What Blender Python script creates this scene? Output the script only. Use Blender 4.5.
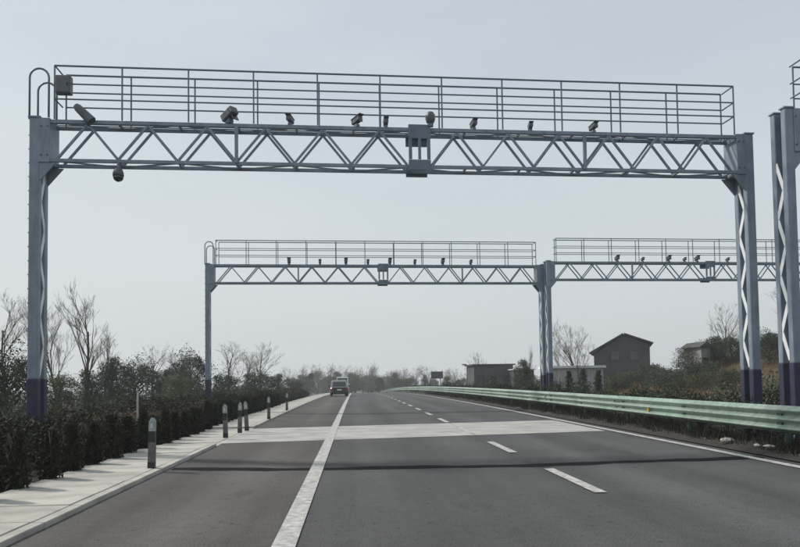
import bpy, math, random
from mathutils import Matrix, Vector
R = math.radians
random.seed(7)
for o in list(bpy.data.objects): bpy.data.objects.remove(o)
scn = bpy.context.scene
C = scn.collection

# ------------------------------------------------------------------ camera
F_PX, EYE = 720.0, 1.44
cam_d = bpy.data.cameras.new('camera'); cam = bpy.data.objects.new('camera', cam_d); C.objects.link(cam)
cam_d.sensor_width = 36; cam_d.lens = F_PX/800*36
cam_d.shift_x = 0.0006; cam_d.shift_y = 0.09305
cam_d.clip_start = 0.1; cam_d.clip_end = 6000
RM = Matrix.Rotation(-R(3.57), 3, 'Z') @ Matrix.Rotation(math.pi/2+R(2.5), 3, 'X') @ Matrix.Rotation(-R(0.8), 3, 'Z')
cam.matrix_world = Matrix.Translation((0, 0, EYE)) @ RM.to_4x4()
scn.camera = cam
scn.render.resolution_x, scn.render.resolution_y = 1024, 700

# ------------------------------------------------------------------ sky, sun, exposure
SUN_EL, SUN_AZ = R(43), R(-64)          # azimuth from +Y (down the road) towards +X; negative = to the left
world = bpy.data.worlds.new('World'); scn.world = world; world.use_nodes = True
nt = world.node_tree; nt.nodes.clear()
n_out = nt.nodes.new('ShaderNodeOutputWorld'); n_bg = nt.nodes.new('ShaderNodeBackground')
n_sky = nt.nodes.new('ShaderNodeTexSky'); n_sky.sky_type = 'NISHITA'; n_sky.sun_disc = False
n_sky.sun_elevation = SUN_EL; n_sky.sun_rotation = SUN_AZ
n_sky.dust_density = 6.0; n_sky.air_density = 1.0; n_sky.ozone_density = 1.5
n_tc = nt.nodes.new('ShaderNodeTexCoord'); n_no = nt.nodes.new('ShaderNodeTexNoise')
n_mp = nt.nodes.new('ShaderNodeMapping'); n_mp.inputs['Scale'].default_value = (1, 1, 4)
n_no.inputs['Scale'].default_value = 1.6; n_no.inputs['Detail'].default_value = 3
n_cr = nt.nodes.new('ShaderNodeValToRGB')                       # thin even veil of high cloud
n_cr.color_ramp.elements[0].position = 0.3; n_cr.color_ramp.elements[0].color = (4.7, 5.6, 6.15, 1)
n_cr.color_ramp.elements[1].position = 0.7; n_cr.color_ramp.elements[1].color = (5.9, 6.6, 6.95, 1)
n_mx = nt.nodes.new('ShaderNodeMix'); n_mx.data_type = 'RGBA'; n_mx.inputs[0].default_value = 0.86
nt.links.new(n_tc.outputs['Generated'], n_mp.inputs[0]); nt.links.new(n_mp.outputs[0], n_no.inputs['Vector'])
nt.links.new(n_no.outputs[0], n_cr.inputs[0])
n_sp = nt.nodes.new('ShaderNodeSeparateXYZ'); nt.links.new(n_tc.outputs['Generated'], n_sp.inputs[0])
n_hr = nt.nodes.new('ShaderNodeMapRange'); n_hr.inputs[1].default_value = 0; n_hr.inputs[2].default_value = .45; n_hr.inputs[3].default_value = .85; n_hr.inputs[4].default_value = 0
nt.links.new(n_sp.outputs[2], n_hr.inputs[0])
n_hm = nt.nodes.new('ShaderNodeMix'); n_hm.data_type = 'RGBA'; n_hm.inputs[7].default_value = (7.1, 7.35, 7.5, 1)
nt.links.new(n_hr.outputs[0], n_hm.inputs[0]); nt.links.new(n_cr.outputs[0], n_hm.inputs[6])
nt.links.new(n_sky.outputs[0], n_mx.inputs[6]); nt.links.new(n_hm.outputs[2], n_mx.inputs[7])
nt.links.new(n_mx.outputs[2], n_bg.inputs[0]); n_bg.inputs[1].default_value = 0.1
nt.links.new(n_bg.outputs[0], n_out.inputs[0])
sd = bpy.data.lights.new('sun', 'SUN'); sd.energy = 3.2; sd.angle = R(3.5); sd.color = (1, 0.95, 0.87)
sun = bpy.data.objects.new('sun', sd); C.objects.link(sun)
sdir = Vector((math.sin(SUN_AZ)*math.cos(SUN_EL), math.cos(SUN_AZ)*math.cos(SUN_EL), math.sin(SUN_EL)))
sun.rotation_euler = sdir.to_track_quat('Z', 'Y').to_euler(); sun.location = (-20, 30, 40)
scn.view_settings.view_transform = 'Standard'; scn.view_settings.look = 'None'
scn.view_settings.exposure = 0.15; scn.view_settings.gamma = 1

# ------------------------------------------------------------------ pixel -> direction helpers
def ray(px, py):
    return RM @ Vector(((px-400+cam_d.shift_x*800)/F_PX, -(py-273.5-cam_d.shift_y*800)/F_PX, -1))
def on_z(px, py, z=0.0):
    d = ray(px, py); return Vector((0, 0, EYE)) + d*((z-EYE)/d.z)
def on_y(px, py, Y):
    d = ray(px, py); return Vector((0, 0, EYE)) + d*(Y/d.y)

# ------------------------------------------------------------------ terrain profile
def prof(y):
    if y < 25: return 0.0
    if y < 230: return -0.00008*(y-25)**2
    return max(-3.36 - 0.0328*(y-230), -6.0)
def sm(a, b, t):
    t = min(1, max(0, (t-a)/(b-a))); return t*t*(3-2*t)
def terrain(x, y):
    z = prof(y)
    if x < -4.3:
        z += -0.06 - 0.55*sm(-6.5, -12, x) + 0.25*math.sin(x*.21+y*.13)*sm(-9, -16, x)
    elif x > 8.3:
        z += 0.05*sm(8.3, 9, x) - 0.12*sm(10.4, 11.2, x) + 0.1*sm(21.6, 22.6, x)
        if x > 22.5:
            k = (1-sm(56, 84, y))*(0.35+0.65*sm(23, 34, y))
            z += 2.9*sm(22.6, 33, x)*k*(1+0.10*math.sin(x*.37)+0.08*math.sin(y*.23+1)) + 0.3*sm(23, 40, x)
    else: z -= 0.06
    return z

# ------------------------------------------------------------------ mesh builder
class MB:
    def __init__(s): s.v = []; s.f = []
    def add(s, vs, fs):
        n = len(s.v); s.v += [tuple(v) for v in vs]; s.f += [tuple(i+n for i in f) for f in fs]
    def box(s, c, d, rot=None):
        x, y, z = d[0]/2, d[1]/2, d[2]/2
        vs = [Vector((i*x, j*y, k*z)) for i in (-1, 1) for j in (-1, 1) for k in (-1, 1)]
        if rot is not None: vs = [rot @ v for v in vs]
        s.add([Vector(c)+v for v in vs], [(0,1,3,2),(4,6,7,5),(0,4,5,1),(2,3,7,6),(0,2,6,4),(1,5,7,3)])
    def cbox(s, c, d, b=0.02, rot=None):          # chamfered box
        x, y, z = d[0]/2, d[1]/2, d[2]/2
        prof_ = [(-x+b,-y),(x-b,-y),(x,-y+b),(x,y-b),(x-b,y),(-x+b,y),(-x,y-b),(-x,-y+b)]
        vs = []
        for zz, sc in ((-z, b), (-z+b, 0), (z-b, 0), (z, b)):
            for px, py in prof_:
                vs.append(Vector((px-math.copysign(min(sc, abs(px)), px)*.7, py-math.copysign(min(sc, abs(py)), py)*.7, zz)))
        if rot is not None: vs = [rot @ v for v in vs]
        fs = [tuple(range(7, -1, -1)), tuple(range(24, 32))]
        for r in range(3):
            for i in range(8):
                j = (i+1) % 8; fs.append((r*8+i, r*8+j, r*8+8+j, r*8+8+i))
        s.add([Vector(c)+v for v in vs], fs)
    def bar(s, p, q, w, h, up=(0, 0, 1)):
        p, q = Vector(p), Vector(q); d = (q-p).normalized(); up = Vector(up)
        if abs(d.dot(up)) > .98: up = Vector((0, 1, 0))
        a = d.cross(up).normalized()*w/2; b = d.cross(a).normalized()*h/2
        vs = [p-a-b, p+a-b, p+a+b, p-a+b, q-a-b, q+a-b, q+a+b, q-a+b]
        s.add(vs, [(0,3,2,1),(4,5,6,7),(0,1,5,4),(1,2,6,5),(2,3,7,6),(3,0,4,7)])
    def tube(s, pts, rad, n=6, cap=True):
        pts = [Vector(p) for p in pts]
        if not isinstance(rad, (list, tuple)): rad = [rad]*len(pts)
        base = len(s.v); a = None
        for i, p in enumerate(pts):
            d = (pts[min(i+1, len(pts)-1)]-pts[max(i-1, 0)]).normalized()
            if a is None: a = d.cross(Vector((0, 0, 1)) if abs(d.z) < .9 else Vector((1, 0, 0))).normalized()
            else: a = (a-d*a.dot(d)).normalized()
            b = d.cross(a)
            for k in range(n):
                t = 2*math.pi*k/n; s.v.append(tuple(p+(a*math.cos(t)+b*math.sin(t))*rad[i]))
        for i in range(len(pts)-1):
            for k in range(n):
                j = (k+1) % n; o = base+i*n; s.f.append((o+k, o+j, o+n+j, o+n+k))
        if cap:
            s.f.append(tuple(base+k for k in range(n-1, -1, -1))); o = base+(len(pts)-1)*n
            s.f.append(tuple(o+k for k in range(n)))
    def lathe(s, prof_, c=(0, 0, 0), n=12):
        base = len(s.v)
        for r, z in prof_:
            for k in range(n):
                t = 2*math.pi*k/n; s.v.append((c[0]+r*math.cos(t), c[1]+r*math.sin(t), c[2]+z))
        for i in range(len(prof_)-1):
            for k in range(n):
                j = (k+1) % n; o = base+i*n; s.f.append((o+k, o+j, o+n+j, o+n+k))
        s.f.append(tuple(base+k for k in range(n-1, -1, -1))); o = base+(len(prof_)-1)*n
        s.f.append(tuple(o+k for k in range(n)))
    def prism(s, poly, y0, y1):                    # poly in (x,z), extruded along y
        n = len(poly); vs = [(x, y0, z) for x, z in poly]+[(x, y1, z) for x, z in poly]
        s.add(vs, [tuple(range(n)), tuple(range(2*n-1, n-1, -1))]+[(i, n+i, n+(i+1) % n, (i+1) % n) for i in range(n)])
    def mesh(s, name, mat, smooth=False):
        me = bpy.data.meshes.new(name); me.from_pydata(s.v, [], s.f); me.materials.append(mat)
        if smooth: me.polygons.foreach_set('use_smooth', [True]*len(me.polygons))
        me.update(); return me
    def build(s, name, mat, parent=None, smooth=False, loc=None):
        return link(name, s.mesh(name, mat, smooth), parent, loc)
def link(name, me, parent=None, loc=None, rz=0):
    o = bpy.data.objects.new(name, me); C.objects.link(o); o.parent = parent
    if loc is not None: o.location = loc
    if rz: o.rotation_euler.z = rz
    return o
def empty(name, loc=(0, 0, 0), rz=0):
    o = link(name, None, None, loc, rz); o.empty_display_size = .2; return o
def tag(o, label, cat, group=None):
    o['label'] = label; o['category'] = cat
    if group: o['group'] = group
    return o
def structure(o): o['kind'] = 'structure'; return o
def stuff(o): o['kind'] = 'stuff'; return o
def copy_tree(o, parent=None):
    c = o.copy(); C.objects.link(c); c.parent = parent
    for ch in list(o.children): copy_tree(ch, c)
    return c

# ------------------------------------------------------------------ materials
def mat(name, col, rough=.7, metal=0.0, var=0.0, vscale=3.0, col2=None, bump=0.0, bscale=40.0, rnd=0.0, detail=4, stretch=(1, 1, 1), spec=.5, trans=0.0, grime=0.0):
    m = bpy.data.materials.new(name); m.use_nodes = True; t = m.node_tree; b = t.nodes['Principled BSDF']
    b.inputs['Roughness'].default_value = rough; b.inputs['Metallic'].default_value = metal
    b.inputs['Base Color'].default_value = (*col, 1); b.inputs['Specular IOR Level'].default_value = spec
    tc = t.nodes.new('ShaderNodeTexCoord'); mp = t.nodes.new('ShaderNodeMapping'); mp.inputs['Scale'].default_value = stretch
    t.links.new(tc.outputs['Object'], mp.inputs[0]); last = None
    if var or col2:
        no = t.nodes.new('ShaderNodeTexNoise'); no.inputs['Scale'].default_value = vscale; no.inputs['Detail'].default_value = detail
        no.inputs['Roughness'].default_value = .6
        t.links.new(mp.outputs[0], no.inputs['Vector'])
        r = t.nodes.new('ShaderNodeValToRGB'); r.color_ramp.elements[0].position = .33; r.color_ramp.elements[1].position = .67
        c2 = col2 or tuple(c*(1-var) for c in col); c1 = col if col2 else tuple(c*(1+var) for c in col)
        r.color_ramp.elements[0].color = (*c2, 1); r.color_ramp.elements[1].color = (*c1, 1)
        t.links.new(no.outputs[0], r.inputs[0]); last = r.outputs[0]
    if rnd:
        oi = t.nodes.new('ShaderNodeObjectInfo'); mr = t.nodes.new('ShaderNodeMapRange')
        mr.inputs[3].default_value = 1-rnd; mr.inputs[4].default_value = 1+rnd
        hs = t.nodes.new('ShaderNodeHueSaturation'); t.links.new(oi.outputs['Random'], mr.inputs[0]); t.links.new(mr.outputs[0], hs.inputs['Value'])
        if last: t.links.new(last, hs.inputs['Color'])
        else: hs.inputs['Color'].default_value = (*col, 1)
        last = hs.outputs[0]
    if grime and last:                                # dull stains that run down the surface
        mg = t.nodes.new('ShaderNodeMapping'); mg.inputs['Scale'].default_value = (7, 7, .9); t.links.new(tc.outputs['Object'], mg.inputs[0])
        ng = t.nodes.new('ShaderNodeTexNoise'); ng.inputs['Scale'].default_value = 1.0; ng.inputs['Detail'].default_value = 6; ng.inputs['Roughness'].default_value = .65
        t.links.new(mg.outputs[0], ng.inputs['Vector'])
        rg = t.nodes.new('ShaderNodeValToRGB'); rg.color_ramp.elements[0].position = .42; rg.color_ramp.elements[1].position = .68
        rg.color_ramp.elements[0].color = (0, 0, 0, 1); rg.color_ramp.elements[1].color = (grime, grime, grime, 1)
        t.links.new(ng.outputs[0], rg.inputs[0])
        mxg = t.nodes.new('ShaderNodeMix'); mxg.data_type = 'RGBA'; t.links.new(rg.outputs[0], mxg.inputs[0])
        t.links.new(last, mxg.inputs[6]); mxg.inputs[7].default_value = (.075, .065, .052, 1); last = mxg.outputs[2]
    if last: t.links.new(last, b.inputs['Base Color'])
    if bump:
        n2 = t.nodes.new('ShaderNodeTexNoise'); n2.inputs['Scale'].default_value = bscale; n2.inputs['Detail'].default_value = 3
        t.links.new(mp.outputs[0], n2.inputs['Vector'])
        bp = t.nodes.new('ShaderNodeBump'); bp.inputs['Strength'].default_value = bump; bp.inputs['Distance'].default_value = .02
        t.links.new(n2.outputs[0], bp.inputs['Height']); t.links.new(bp.outputs[0], b.inputs['Normal'])
    if trans:
        tr = t.nodes.new('ShaderNodeBsdfTranslucent'); mx = t.nodes.new('ShaderNodeMixShader'); mx.inputs[0].default_value = trans
        if last: t.links.new(last, tr.inputs[0])
        else: tr.inputs[0].default_value = (*col, 1)
        out = t.nodes['Material Output']
        t.links.new(b.outputs[0], mx.inputs[1]); t.links.new(tr.outputs[0], mx.inputs[2]); t.links.new(mx.outputs[0], out.inputs[0])
    return m
def asphalt_mat(name, c, along=True):
    m = bpy.data.materials.new(name); m.use_nodes = True; t = m.node_tree; b = t.nodes['Principled BSDF']
    L = t.links.new; N = t.nodes.new
    tc = N('ShaderNodeTexCoord')
    def noise(scale, det, st=(1, 1, 1)):
        mp = N('ShaderNodeMapping'); mp.inputs['Scale'].default_value = st; L(tc.outputs['Object'], mp.inputs[0])
        n = N('ShaderNodeTexNoise'); n.inputs['Scale'].default_value = scale; n.inputs['Detail'].default_value = det; L(mp.outputs[0], n.inputs['Vector']); return n.outputs[0]
    def mr(src, a, z):
        n = N('ShaderNodeMapRange'); n.inputs[1].default_value = .3; n.inputs[2].default_value = .7; n.inputs[3].default_value = a; n.inputs[4].default_value = z; L(src, n.inputs[0]); return n.outputs[0]
    def mul(a, c_):
        n = N('ShaderNodeMath'); n.operation = 'MULTIPLY'; L(a, n.inputs[0]); L(c_, n.inputs[1]); return n.outputs[0]
    v = mul(mul(mr(noise(55, 2), .62, 1.38), mr(noise(.35, 4), .84, 1.16)), mul(mr(noise(1.3, 4, (1, .03, 1)), .78, 1.2), mr(noise(7, 4), .9, 1.1)))
    sp = N('ShaderNodeMapRange'); sp.inputs[1].default_value = .70; sp.inputs[2].default_value = .74; sp.inputs[3].default_value = 1; sp.inputs[4].default_value = .5
    L(noise(9, 1), sp.inputs[0]); v = mul(v, sp.outputs[0])
    sep = N('ShaderNodeSeparateXYZ'); L(tc.outputs['Object'], sep.inputs[0])
    m1 = N('ShaderNodeMath'); m1.operation = 'MULTIPLY_ADD'; m1.inputs[1].default_value = 2*math.pi/1.87; m1.inputs[2].default_value = -2*math.pi/1.87*2.07; L(sep.outputs[0], m1.inputs[0])
    m2 = N('ShaderNodeMath'); m2.operation = 'COSINE'; L(m1.outputs[0], m2.inputs[0])
    m3 = N('ShaderNodeMapRange'); m3.inputs[1].default_value = -1; m3.inputs[2].default_value = 1; m3.inputs[3].default_value = .86; m3.inputs[4].default_value = 1.1; L(m2.outputs[0], m3.inputs[0])
    v = mul(v, m3.outputs[0])
    oil = N('ShaderNodeMapRange'); oil.inputs[1].default_value = .62; oil.inputs[2].default_value = .72; oil.inputs[3].default_value = 1; oil.inputs[4].default_value = .72
    L(noise(1.1, 5, (1, .35, 1)), oil.inputs[0]); v = mul(v, oil.outputs[0])
    mx = N('ShaderNodeMix'); mx.data_type = 'RGBA'; mx.blend_type = 'MULTIPLY'; mx.inputs[0].default_value = 1
    mx.inputs[6].default_value = (*c, 1); L(v, mx.inputs[7]); L(mx.outputs[2], b.inputs['Base Color'])
    b.inputs['Roughness'].default_value = .9; b.inputs['Specular IOR Level'].default_value = .25
    bp = N('ShaderNodeBump'); bp.inputs['Strength'].default_value = .6; bp.inputs['Distance'].default_value = .01
    L(noise(60, 2), bp.inputs['Height']); L(bp.outputs[0], b.inputs['Normal'])
    return m
M = {}
M['asphalt'] = asphalt_mat('asphalt', (.072, .071, .073))
M['shoulder'] = asphalt_mat('shoulder_asphalt', (.082, .076, .073))
M['paint'] = mat('road_paint', (.52, .51, .49), .7, var=.0, col2=(.22, .218, .21), vscale=9, bump=.2, detail=8)
M['tar'] = mat('tar_seal', (.012, .012, .013), .95, var=.3, vscale=6, spec=.05)
M['concrete'] = mat('concrete_slab', (.41, .40, .385), .9, col2=(.26, .255, .245), vscale=1.1, bump=.15, bscale=30, detail=9)
M['paver'] = mat('kerb_paver', (.45, .43, .39), .9, col2=(.27, .258, .235), vscale=1.7, bump=.2, bscale=30, rnd=.10, detail=8)
M['soil'] = mat('shaded_soil', (.032, .025, .02), .95, col2=(.014, .011, .009), vscale=4, bump=.8, bscale=14)  # brown soil, its colour deepened to carry the shade beneath the guardrail
M['ground'] = mat('ground_earth', (.085, .07, .047), .95, col2=(.038, .04, .024), vscale=.35, bump=.6, bscale=3, detail=8)
M['steel'] = mat('grey_blue_steel', (.235, .285, .345), .5, .2, col2=(.165, .205, .255), vscale=2.2, detail=7, bump=.04, spec=.4, grime=.35)
M['lace'] = mat('sunlit_lacing', (.74, .76, .78), .5, .1, col2=(.60, .63, .66), vscale=5)  # far paler than the column steel: sunlight on the lacing put into the colour
M['rail'] = mat('galvanised_pipe', (.125, .16, .195), .5, .25, var=.14, vscale=4)
M['navy'] = mat('navy_paint', (.014, .016, .062), .6, 0, col2=(.009, .010, .038), vscale=3, detail=7, grime=.4)
M['black'] = mat('black_plastic', (.015, .017, .02), .5)
M['housing'] = mat('camera_housing', (.085, .095, .105), .45, var=.15, vscale=6)
M['glass_dark'] = mat('dark_glass', (.01, .012, .015), .08, spec=.8)
M['white'] = mat('white_enamel', (.7, .7, .69), .45, var=.08, vscale=5)
M['green'] = mat('guardrail_green', (.36, .43, .38), .45, .2, col2=(.22, .34, .27), vscale=1.6, rnd=.14, detail=9, bump=.05, stretch=(1, .5, 2), grime=.5)
M['greenpost'] = mat('guardrail_post_green', (.045, .085, .06), .5, .2, var=.2)
M['reflect'] = mat('amber_reflector', (.5, .28, .03), .3)
M['leafdark'] = mat('hedge_leaf', (.040, .044, .024), .7, col2=(.011, .012, .009), vscale=11, rnd=.22, spec=.12, trans=.05)
M['leafdry'] = mat('dry_leaf', (.13, .10, .065), .8, var=.45, vscale=4, rnd=.25, spec=.2, trans=.15)
M['leafgreen'] = mat('evergreen_leaf', (.040, .056, .030), .65, var=.4, vscale=1.6, rnd=.25, spec=.25, trans=.15)
M['leafolive'] = mat('olive_leaf', (.085, .095, .042), .7, var=.4, vscale=1.2, rnd=.2, spec=.25, trans=.2)
M['bark'] = mat('bark', (.09, .075, .06), .9, var=.3, vscale=6, bump=.3, bscale=20)
M['twig'] = mat('bare_twig', (.14, .125, .105), .9, var=.25, vscale=3, rnd=.15)
M['grass'] = mat('dry_grass', (.25, .17, .09), .8, var=.4, vscale=.6, trans=.3, spec=.2)
M['wallgrey'] = mat('dark_render_wall', (.075, .078, .084), .9, col2=(.055, .058, .062), vscale=.8, bump=.1, detail=8)
M['rooftile'] = mat('dark_roof', (.05, .047, .047), .85, var=.25, vscale=3)
M['wallpale'] = mat('pale_wall', (.45, .44, .42), .9, var=.12, vscale=1.5)
M['wallmid'] = mat('weathered_wall', (.30, .29, .275), .9, col2=(.2, .195, .185), vscale=1.2)
M['sheet'] = mat('white_sheet_roof', (.6, .61, .62), .6, var=.1, vscale=2)
M['carpaint'] = mat('dark_car_paint', (.012, .013, .016), .3, .2, spec=.5)
M['vanwhite'] = mat('white_van_paint', (.7, .7, .7), .35, spec=.5)
M['silver'] = mat('silver_paint', (.33, .34, .35), .35, .3)
M['tyre'] = mat('tyre_rubber', (.015, .015, .015), .9)
M['redlamp'] = mat('tail_lamp', (.25, .012, .01), .25)
M['sign'] = mat('sign_back', (.05, .06, .075), .5, .3, var=.15)

# ------------------------------------------------------------------ setting: ground, roads, markings
def sheet(name, xs, ys, zf, m, kind=True):
    b = MB(); nx = len(xs)
    b.v = [(x, y, zf(x, y)) for y in ys for x in xs]
    b.f = [(j*nx+i, j*nx+i+1, (j+1)*nx+i+1, (j+1)*nx+i) for j in range(len(ys)-1) for i in range(nx-1)]
    o = b.build(name, m, smooth=True)
    if kind: structure(o)
    return o
ys_far = [-30, -10] + [i*2.0 for i in range(0, 60)] + [120+i*6 for i in range(0, 30)] + [310, 340, 380, 440, 520, 640, 780]
gx = [-780, -500, -300, -200, -140, -100, -80] + [-64+i*2.5 for i in range(0, 22)] + [-8, -6.5, -5, -4.31, -4.29, 0, 8.29, 8.31, 8.7, 9.2, 10.4, 10.8, 11.2, 15, 21.5, 22, 22.6] + [24+i*1.6 for i in range(0, 22)] + [62, 72, 90, 120, 170, 250, 400, 780]
ground = sheet('ground', gx, ys_far, terrain, M['ground'])
ry = [-25] + [i*2.5 for i in range(0, 110)]
def flat(dz): return lambda x, y: prof(y)+dz
road = sheet('road', [-0.72, 2, 4.5, 7.15], ry, flat(0), M['asphalt'])
sheet('road_shoulder', [-3.12, -2, -0.72], ry, flat(0), M['shoulder'])
sheet('opposite_road', [11.2, 15, 18, 21.4], ry, flat(0.0), M['asphalt'])
verge = sheet('verge', [7.15, 7.3, 7.7, 8.4, 9.0, 10.4], [i*1.0-10 for i in range(0, 80)]+[70+i*5 for i in range(40)],
      lambda x, y: prof(y)+(.02 if x < 7.2 else .07)+.03*math.sin(x*9+y*2.3)*(x > 7.2), M['soil'])
def strip(name, x0, x1, ya, yb, dz, m, parent=None, skew=0.0, step=2.5):
    b = MB(); n = max(1, int(math.ceil((yb-ya)/step)))
    for i in range(n+1):
        y = ya+(yb-ya)*i/n
        b.v += [(x0, y+skew*x0, prof(y)+dz), (x1, y+skew*x1, prof(y)+dz)]
    b.f = [(2*i, 2*i+1, 2*i+3, 2*i+2) for i in range(n)]
    return b.build(name, m, parent)
SK = .12                                            # the slab and joint cross the road slightly askew
slab = structure(empty('concrete_crossing', (0, 0, 0)))
for k, (x0, x1) in enumerate(((-3.118, -0.74), (-0.725, 3.03), (3.045, 6.6))):
    for j in range(2):
        strip('concrete_panel', x0, x1, 17.62+j*2.56, 20.15+j*2.55, .006, M['concrete'], slab, skew=.17, step=1.3)
strip('lane_line', -0.74, -0.53, -5, 250, .012, M['paint'], road)
strip('edge_line', 6.72, 6.90, -5, 250, .012, M['paint'], road)
y = 8.8
while y < 200:
    strip('lane_dash', 2.94, 3.10, y, y+2.4, .012, M['paint'], road); y += 4.95
# tar-sealed sensor slot across the road, a little uneven
b = MB(); n = 60
for i in range(n+1):
    x = -3.05+10.1*i/n
    yy = 11.75+.035*(x-2)**2*.55+.05*math.sin(x*1.7)+.02*math.sin(x*6.1)
    w = .17+.03*math.sin(x*2.3)+.02*math.sin(x*7)
    b.v += [(x, yy-w, .006), (x, yy+w, .006)]
b.f = [(2*i, 2*i+1, 2*i+3, 2*i+2)[::-1] for i in range(n)]
b.build('tar_joint', M['tar'], road)
# raised paved strip with kerb slabs, left of the shoulder
pav = structure(sheet('pavement', [-4.42, -3.14], ry, flat(-.03), M['concrete']))
slabs = []
for v in range(4):
    b = MB(); b.cbox((0, 0, 0), (1.266, .982, .16), .008); slabs.append(b.mesh('paving_slab', M['paver']))
kerb_m = []
for v in range(3):
    b = MB(); b.cbox((0, 0, 0), (.13, .988, .24), .01); kerb_m.append(b.mesh('kerb_stone', M['paver']))
for i in range(96):
    yy = 2.0+i
    if 16.9 < yy < 22.6: zz = -.075
    else: zz = -.02
    o = link('paving_slab', slabs[i % 4], pav, (-3.895+random.uniform(-.01, .01), yy, prof(yy)+zz+random.uniform(-.006, .006)))
    o.rotation_euler = (-math.atan2(prof(yy)-prof(yy+1), 1) + random.uniform(-.004, .004), random.uniform(-.006, .006), random.uniform(-.006, .006))
    o = link('kerb_stone', kerb_m[i % 3], pav, (-3.19+random.uniform(-.004, .004), yy, prof(yy)+zz-.043))
    o.rotation_euler = (-math.atan2(prof(yy)-prof(yy+1), 1), 0, random.uniform(-.004, .004))
strip('paving_strip', -4.52, -3.13, 97.6, 250, .06, M['paver'], pav)

# ------------------------------------------------------------------ guardrail (three-wave beam)
gr = tag(empty('guardrail', (8.0, 0, 0)), 'pale green three-wave steel guardrail running along the right edge of the road', 'guardrail')
wave = []
for i in range(25):
    t = i/24; wave.append((.058*math.cos(t*math.pi*6)-.02, .34+.51*t))
def rail_panel(y0, y1):
    b = MB(); n = len(wave)
    for y, off in ((y0, 0), (y1, 0)):
        for x, z in wave: b.v.append((x, y, z+prof(y)))
        for x, z in wave: b.v.append((x+.006, y, z+prof(y)))
    for i in range(n-1):
        b.f.append((i, i+1, 2*n+i+1, 2*n+i)); b.f.append((n+i+1, n+i, 3*n+i, 3*n+i+1))
    b.f += [(0, n, 3*n, 2*n)[::-1], (n-1, 2*n-1, 4*n-1, 3*n-1)]
    return b
for i in range(52):
    y0 = 1.2+i*4.0
    o = rail_panel(y0-.09, y0+4.09).build('rail_panel', M['green'], gr, smooth=True)
    o.location.x = -.009*(i % 2)
    if y0 < 150:
        pz = prof(y0)
        b = MB(); b.lathe([(.057, -.3), (.057, .74), (.05, .77), (.02, .785)], (0.16, y0, pz), 10)
        p = b.build('rail_post', M['greenpost'], gr, smooth=False)
        b = MB(); b.box((.07, y0, pz+.6), (.14, .16, .30)); b.build('spacer_block', M['greenpost'], gr)
        if y0 < 60:
            for zz in (.425, .595, .765):
                b = MB(); b.lathe([(.018, 0), (.018, .02), (.008, .028)], (0, 0, 0), 6)
                b.v = [(-.012-vz-.009, y0+vx, pz+zz+vy) for vx, vy, vz in b.v]
                b.build('splice_bolt', M['steel'], gr)
        if i % 3 == 1:
            b = MB(); b.box((-.03, y0+2, pz+.52), (.05, .10, .08)); b.build('reflector', M['reflect'], gr)

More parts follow.
